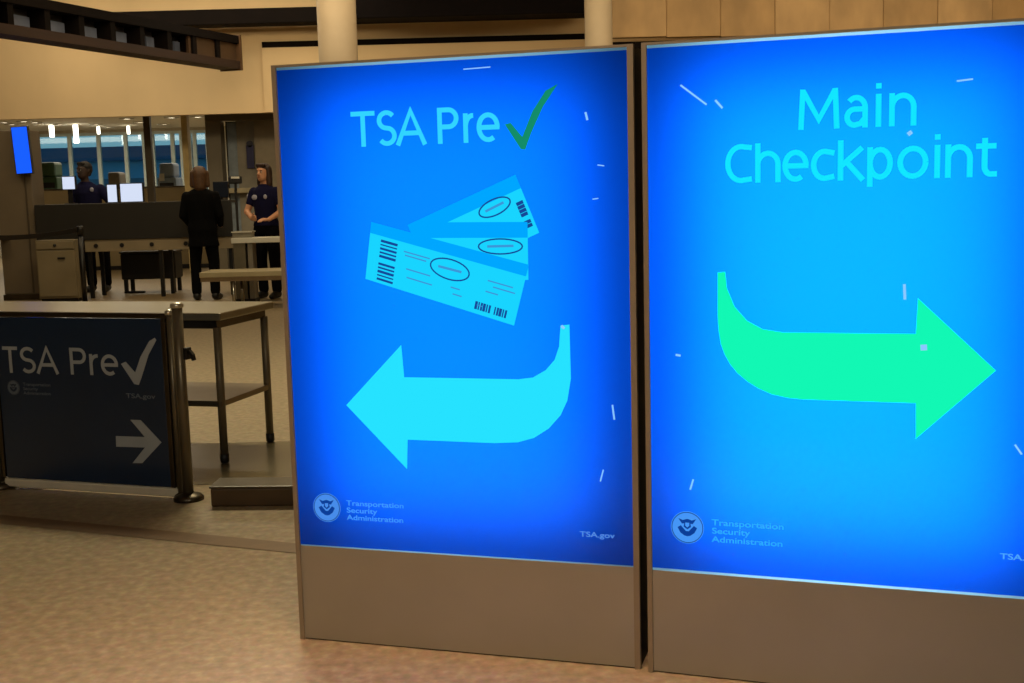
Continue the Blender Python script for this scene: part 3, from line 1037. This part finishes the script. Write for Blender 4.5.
# dark framed portal by the left sign
YD = 21.0
t = thing('screening_portal', 'dark framed portal with grey panels just left of the left sign', 'portal', (at(207, 160, YD).x, YD, 0))
X0 = t.location.x


def px(v):
    return at(v, 160, YD).x - X0


zt_ = zat(113, YD, 240)
zi = zat(120, YD, 240)
M_por = mat('portal_frame', (84, 76, 60), .5, var=.12, scale=2)
obj('lintel', bx(0, px(300), 0, .3, zi, zt_, bev=.008), M_por, t)
obj('jamb', bx(0, px(222), 0, .3, 0, zi, bev=.008), mat('portal_jamb', (98, 90, 74), .5, var=.12, scale=2), t)
obj('side_panel', bx(px(224), px(234), .34, .38, .1, zi - .02), mat('portal_blue_grey', (130, 142, 152), .4, var=.2), t)
obj('rear_panel', bx(px(234), px(253), .30, .34, .1, zi), mat('portal_grey', (128, 122, 108), .5, var=.08), t)
obj('wall_panel', bx(px(253), px(300), .22, .26, 0, zi), mat('portal_taupe', (132, 122, 102), .5, var=.08), t)
obj('ledge', bx(px(222), px(300), .1, .3, zat(193, YD, 240), zat(188, YD, 240), bev=.01), mat('portal_ledge', (150, 140, 112), .5, var=.15), t)
obj('back_board', bx(px(222), px(234), .39, .43, .0, zi), M_black, t)
a, b = at(242.5, 140, YD), at(251.5, 168, YD)
t = thing('navy_wall_sign', 'small upright navy sign on the grey portal panel', 'sign', ((a.x + b.x) / 2, YD + .28, (a.z + b.z) / 2))
hw, hh = (b.x - a.x) / 2, (a.z - b.z) / 2
obj('plate', bx(-hw, hw, -.03, .0, -hh, hh * .66, bev=.005), mat('navy_plate', (26, 26, 74), .4, var=.1), t)
obj('round_top', tube(bmesh.new(), (0, -.03, hh * .75), (0, 0, hh * .75), hw * .9, n=20), mat('navy_plate_dark', (18, 18, 44), .4), t)
# a small terminal on a stalk
q = at(235, 178, 18.5)
t = thing('terminal_stand', 'small dark terminal on a stand between the person in black and the portal', 'terminal', (q.x, 18.5, 0))
obj('pole', tube(bmesh.new(), (0, 0, .03), (0, 0, q.z - .05), .02, n=12), M_black, t)
obj('base', lathe(bmesh.new(), [(0, 0), (.16, 0), (.16, .02), (.03, .035), (0, .035)]), M_black, t, True)
o = obj('terminal_head', bx(-.10, .10, -.05, .05, q.z - .09, q.z + .03, bev=.02), M_black, t)
obj('screen', bx(-.05, .08, -.055, -.05, q.z - .01, q.z + .022), M_white, o)
q = at(229, 225, 16.4)
t = thing('desk_screen', 'dark screen standing on the right end of the counter behind the person in black', 'monitor', (at(228, 220, YC + .3).x - .06, YC + .22, zt))
obj('bezel', bx(-.11, .11, 0, .03, .03, .26, bev=.006), M_black, t)
obj('screen', bx(-.10, .10, -.003, 0, .04, .25), mat('dark_glass', (30, 36, 48), .15, var=.1), t)
obj('stand', bx(-.02, .02, .03, .05, 0, .15), M_black, t)
obj('foot', bx(-.07, .07, .0, .08, 0, .010), M_black, t)


# ------------------------------------------------------------------ people
def capsule(bm, p, q, r0, r1, n=12):
    p, q = Vector(p), Vector(q)
    d = (q - p)
    if d.length < 1e-5:
        d = Vector((0, 0, 1e-4))
    dn = d.normalized()
    a = dn.orthogonal().normalized()
    b = dn.cross(a)
    prof = [(p - dn * r0 * math.sin(t), r0 * math.cos(t)) for t in (1.2, .8, .4)] + [(p, r0), (q, r1)] + \
           [(q + dn * r1 * math.sin(t), r1 * math.cos(t)) for t in (.4, .8, 1.2)]
    rings = [[bm.verts.new(c + (a * math.cos(i * 2 * math.pi / n) + b * math.sin(i * 2 * math.pi / n)) * r) for i in range(n)] for c, r in prof]
    for A, B in zip(rings, rings[1:]):
        for i in range(n):
            bm.faces.new((A[i], A[(i + 1) % n], B[(i + 1) % n], B[i]))
    bm.faces.new(rings[0][::-1])
    bm.faces.new(rings[-1])


def loft(bm, secs, n=20):
    """elliptic sections (x, y, z, rx, ry) bottom to top"""
    rings = [[bm.verts.new((x + rx * math.cos(i * 2 * math.pi / n), y + ry * math.sin(i * 2 * math.pi / n), z)) for i in range(n)]
             for x, y, z, rx, ry in secs]
    for A, B in zip(rings, rings[1:]):
        for i in range(n):
            bm.faces.new((A[i], A[(i + 1) % n], B[(i + 1) % n], B[i]))
    bm.faces.new(rings[0][::-1])
    bm.faces.new(rings[-1])


def ellip(bm, c, r, rot=None):
    m_ = Matrix.Translation(c) @ (rot or Matrix()) @ Matrix.Diagonal((*r, 1))
    bmesh.ops.create_uvsphere(bm, u_segments=16, v_segments=10, radius=1.0, matrix=m_)


def fuse(name, bm, voxel, m, parent, smooth_it=2, extra=None):
    """weld overlapping volumes into one continuous skin"""
    o = obj(name, bm, m, parent, True)
    md = o.modifiers.new('weld', 'REMESH')
    md.mode = 'VOXEL'
    md.voxel_size = voxel
    sm = o.modifiers.new('relax', 'SMOOTH')
    sm.factor = .5
    sm.iterations = smooth_it
    dg = bpy.context.evaluated_depsgraph_get()
    me = bpy.data.meshes.new_from_object(o.evaluated_get(dg))
    o.modifiers.clear()
    old = o.data
    o.data = me
    bpy.data.meshes.remove(old)
    me.name = name
    if extra:
        b2 = bmesh.new()
        b2.from_mesh(me)
        extra(b2)
        b2.to_mesh(me)
        b2.free()
    for p in me.polygons:
        p.use_smooth = True
    return o


def hand(bm, wrist, direc, thumb, curl=.35):
    """palm and five bent fingers; direc = along the hand, thumb = side the thumb leaves"""
    w_, d = Vector(wrist), Vector(direc).normalized()
    s = Vector(thumb)
    s = (s - d * s.dot(d)).normalized()
    nrm = d.cross(s)
    if nrm.y > 0:
        pass
    pal = w_ + d * .085
    for k in (-.026, -.009, .009, .026):
        capsule(bm, w_ + s * k * .6, pal + s * k, .017, .015, 8)
    for k, L in ((.027, .070), (.009, .080), (-.009, .074), (-.027, .058)):
        a = pal + s * k
        b = a + (d + nrm * curl * .4).normalized() * L * .45
        c = b + (d + nrm * curl * 1.4).normalized() * L * .32
        e = c + (d + nrm * curl * 2.6).normalized() * L * .26
        capsule(bm, a, b, .0095, .009, 8)
        capsule(bm, b, c, .009, .0085, 8)
        capsule(bm, c, e, .0085, .0075, 8)
    a = w_ + d * .03 + s * .022
    b = a + (d * .6 + s * .8).normalized() * .042
    c = b + (d * .9 + s * .35 + nrm * curl).normalized() * .032
    capsule(bm, a, b, .013, .011, 8)
    capsule(bm, b, c, .011, .009, 8)


def person(label, x, y, rz, height, arms, hair, top, trouser, skin, top_len, sleeve, turn=0.0, lean=0.0, female=False, spread=.10, shoes=None, bulk=0.0):
    """figure facing -Y before rotation; arms = two lists shoulder, elbow, wrist, fingertip direction"""
    t = thing('person', label, 'person', (x, y, 0), rz, 'people at the checkpoint')
    k = height / 1.75
    sh = .175 if female else .195
    bm = bmesh.new()
    # legs
    for s in (-1, 1):
        capsule(bm, (s * .09, 0, .92), (s * spread, -.012, .50), .092, .058)
        capsule(bm, (s * spread, -.005, .49), (s * spread, .015, .30), .056, .055)
        capsule(bm, (s * spread, .015, .30), (s * spread, .01, .085), .055, .040)
        capsule(bm, (s * spread, .025, .05), (s * spread * 1.12, -.10, .035), .042, .038)
        capsule(bm, (s * spread * 1.12, -.10, .035), (s * spread * 1.18, -.165, .030), .038, .026)
    # trunk
    hip = .165 if female else .158
    secs = [(0, 0, .86, hip * .9, .105), (0, 0, .95, hip, .115), (0, -.005, 1.08, .132, .098), (0, -.005, 1.22, .150, .110),
            (0, -.005, 1.34, sh * .90, .112), (0, .0, 1.42, sh * .86, .090), (0, .008, 1.465, .095, .062), (0, .005, 1.50, .058, .055)]
    secs = [(a + lean * max(0, z - .9), b, z, c, d) for a, b, z, c, d in secs]
    loft(bm, secs)
    nx = lean * .58
    capsule(bm, (nx, .006, 1.47), (nx * 1.05, -.012, 1.57), .056, .052)
    # head, turned about the neck
    hb = bmesh.new()
    loft(hb, [(0, -.052, 1.528, .022, .020), (0, -.044, 1.540, .045, .046), (0, -.028, 1.565, .060, .074), (0, -.012, 1.60, .068, .092), (0, -.004, 1.645, .073, .099),
              (0, 0, 1.685, .074, .099), (0, .004, 1.715, .066, .088), (0, .006, 1.738, .046, .062), (0, .006, 1.750, .016, .022)], 22)
    capsule(hb, (0, -.096, 1.655), (0, -.116, 1.622), .009, .014, 8)
    capsule(hb, (-.012, -.104, 1.618), (.012, -.104, 1.618), .010, .010, 8)
    capsule(hb, (-.032, -.088, 1.672), (.032, -.088, 1.672), .012, .012, 8)
    capsule(hb, (-.018, -.092, 1.586), (.018, -.092, 1.586), .011, .011, 8)
    for s in (-1, 1):
        ellip(hb, (s * .076, .008, 1.640), (.010, .020, .032))
    TM = Matrix.Translation((nx, 0, 0)) @ Matrix.Rotation(turn, 4, 'Z')
    bmesh.ops.transform(hb, matrix=TM, verts=hb.verts)
    tmp = bpy.data.meshes.new('tmp')
    hb.to_mesh(tmp)
    hb.free()
    bm.from_mesh(tmp)
    bpy.data.meshes.remove(tmp)
    for s, (el, wr, hd, th) in zip((-1, 1), arms):
        S_ = Vector((s * sh * .95 + lean * .5, .005, 1.388))
        capsule(bm, S_, el, .056, .043)
        capsule(bm, el, wr, .042, .028)
        hand(bm, wr, hd, th)
    bmesh.ops.scale(bm, vec=(k, k, k), verts=bm.verts)

    def face(b2):
        def add(c, r, mi):
            f0 = len(b2.faces)
            ellip(b2, TM @ Vector(c) * k, Vector(r) * k, Matrix.Rotation(turn, 4, 'Z'))
            b2.faces.ensure_lookup_table()
            for f in b2.faces[f0:]:
                f.material_index = mi
        for s in (-1, 1):
            add((s * .031, -.092, 1.650), (.013, .009, .0075), 1)
            add((s * .031, -.0995, 1.650), (.006, .004, .006), 2)
            add((s * .031, -.096, 1.670), (.018, .008, .004), 2)
        add((0, -.101, 1.585), (.021, .007, .0065), 3)
    body = fuse('body', bm, .0062, [skin, M_eye, M_pupil, M_lip], t, 2, face)
    # top garment
    bm = bmesh.new()
    g = .014 + bulk
    low = top_len
    secs2 = [(lean * max(0, low - .9), 0, low, hip + .026 + bulk, .130 + bulk)] + [(a, b, z, c + g, d + g) for a, b, z, c, d in secs if z > low + .03 and z < 1.47]
    secs2.append((nx, .004, 1.495, .070, .066))
    loft(bm, secs2)
    for s, (el, wr, hd, th) in zip((-1, 1), arms):
        S_ = Vector((s * sh * .95 + lean * .5, .005, 1.388))
        el, wr = Vector(el), Vector(wr)
        capsule(bm, S_, S_.lerp(el, min(1, sleeve)), .071, .058)
        if sleeve > 1:
            capsule(bm, el, el.lerp(wr, sleeve - 1), .056, .044)
    bmesh.ops.scale(bm, vec=(k, k, k), verts=bm.verts)
    shirt = fuse('top_garment', bm, .011, top, t, 3)
    bm = bmesh.new()
    loft(bm, [(0, 0, .84, hip + .012, .118), (0, 0, .95, hip + .014, .128), (0, 0, 1.04, .148, .112)])
    for s in (-1, 1):
        capsule(bm, (s * .088, 0, .90), (s * spread, -.01, .50), .104, .076)
        capsule(bm, (s * spread, -.008, .50), (s * spread, .012, .12), .075, .066)
    bmesh.ops.scale(bm, vec=(k, k, k), verts=bm.verts)
    fuse('trousers', bm, .011, trouser, t, 3)
    for s in (-1, 1):
        bm = bmesh.new()
        capsule(bm, (s * spread, .03, .055), (s * spread * 1.12, -.10, .045), .052, .047)
        capsule(bm, (s * spread * 1.12, -.10, .042), (s * spread * 1.18, -.17, .036), .045, .034)
        capsule(bm, (s * spread, .02, .06), (s * spread, .015, .10), .052, .050)
        bmesh.ops.scale(bm, vec=(k, k, k), verts=bm.verts)
        for v in bm.verts:
            v.co.z = max(v.co.z, 0.0)
        fuse('shoe', bm, .010, shoes or M_black, t, 2)
    # hair
    bm = bmesh.new()
    hairm = hair[1]
    loft(bm, [(0, .030, 1.625, .074, .085), (0, .022, 1.66, .083, .092), (0, .012, 1.70, .084, .103), (0, .006, 1.735, .070, .088), (0, .006, 1.760, .040, .052), (0, .006, 1.768, .012, .016)], 22)
    if hair[0] == 'long':
        for s in (-1, 1):
            capsule(bm, (s * .070, .0, 1.70), (s * .078, .005, 1.50), .034, .040)
            capsule(bm, (s * .078, .005, 1.50), (s * .072, .02, 1.42), .040, .022)
        capsule(bm, (0, .07, 1.66), (0, .085, 1.46), .062, .050)
        capsule(bm, (-.05, -.06, 1.735), (.05, -.06, 1.735), .026, .026)
    elif hair[0] == 'bob':
        capsule(bm, (0, .050, 1.68), (0, .058, 1.53), .100, .085)
        for s in (-1, 1):
            capsule(bm, (s * .080, .02, 1.69), (s * .092, .025, 1.54), .045, .042)
        ellip(bm, (0, .02, 1.745), (.085, .09, .045))
    else:
        capsule(bm, (0, .07, 1.65), (0, .066, 1.60), .050, .038)
        for s in (-1, 1):
            capsule(bm, (s * .073, -.005, 1.69), (s * .074, .0, 1.655), .014, .010)
        capsule(bm, (-.045, -.055, 1.735), (.045, -.055, 1.735), .024, .024)
    bmesh.ops.transform(bm, matrix=TM, verts=bm.verts)
    bmesh.ops.scale(bm, vec=(k, k, k), verts=bm.verts)
    fuse('hair', bm, .0075, hairm, t, 2)
    return t, shirt, k


M_eye = mat('eye_white', (190, 184, 174), .3, var=.02)
M_pupil = mat('eye_dark', (24, 16, 12), .3, var=.02)
M_lip = mat('lip', (120, 66, 56), .5, var=.05)
M_skin_d = mat('skin_dark', (52, 34, 26), .55, var=.06)
M_skin = mat('skin_warm', (196, 142, 108), .55, var=.06)
M_uniform = mat('uniform_navy', (17, 17, 48), .9, var=.12, scale=10, spec=.15)
M_suit = mat('suit_black', (7, 7, 8), .9, var=.15, scale=10, spec=.1)
M_trou = mat('trouser_navy', (9, 9, 14), .9, var=.15, scale=10, spec=.1)
M_hair_k = mat('hair_black', (16, 12, 10), .6, var=.3, scale=30)
M_hair_b = mat('hair_brown', (78, 52, 30), .55, var=.3, scale=30)
M_hair_d = mat('hair_dark_brown', (44, 24, 16), .55, var=.3, scale=30)
M_patch = mat('patch_white', (158, 158, 176), .7, var=.05)


def patch(parent, pts, k, nm='badge'):
    bm = bmesh.new()
    for (c, r) in pts:
        ellip(bm, Vector(c) * k, Vector(r) * k)
    return obj(nm, bm, M_patch, parent, True)


YA = 17.75
pa = at(97, 250, YA)
tA, sA, k = person('person in navy shirt standing behind the dark counter near the monitors', pa.x, YA, 0.0, 1.93,
                   [((-.27, -.06, 1.15), (-.20, -.26, 1.05), (.2, -1, .05), (1, 0, .2)),
                    ((.28, -.04, 1.16), (.24, -.24, 1.06), (-.15, -1, .05), (-1, 0, .2))],
                   ('short', M_hair_k), M_uniform, M_trou, M_skin_d, .98, .62, turn=-.55, lean=-.16)
patch(sA, [((.03, -.118, 1.385), (.026, .012, .030))], k)
patch(sA, [((-.315, .0, 1.34), (.012, .034, .038))], k, 'sleeve_patch')

YB = 15.85
pb = at(204, 250, YB)
tB, sB, k = person('person in black suit seen from behind, standing before the dark counter', pb.x, YB, math.pi, 1.75,
                   [((-.245, .02, 1.14), (-.20, -.17, 1.0), (.4, -1, -.2), (.9, .1, .4)),
                    ((.245, .02, 1.14), (.20, -.17, 1.0), (-.4, -1, -.2), (-.9, .1, .4))],
                   ('bob', M_hair_b), M_suit, M_suit, M_skin, .72, 1.93, turn=.15, spread=.125, bulk=.03)

YCc = 15.85
pc = at(268, 250, YCc)
tC, sC, k = person('person in navy uniform with bare forearms, half hidden by the left sign', pc.x, YCc, -.35, 1.79,
                   [((-.24, -.07, 1.14), (-.05, -.27, 1.06), (.9, -.5, .0), (.2, -.2, 1)),
                    ((.25, -.02, 1.14), (.20, -.26, 1.04), (-.5, -1, 0), (-1, 0, .2))],
                   ('long', M_hair_d), M_uniform, M_trou, M_skin, .95, .55, turn=-.15, female=True)
patch(sC, [((-.085, -.122, 1.325), (.042, .010, .034))], k)
patch(sC, [((.075, -.122, 1.33), (.026, .010, .030))], k)
patch(sC, [((-.235, -.02, 1.33), (.016, .040, .045))], k, 'sleeve_patch')
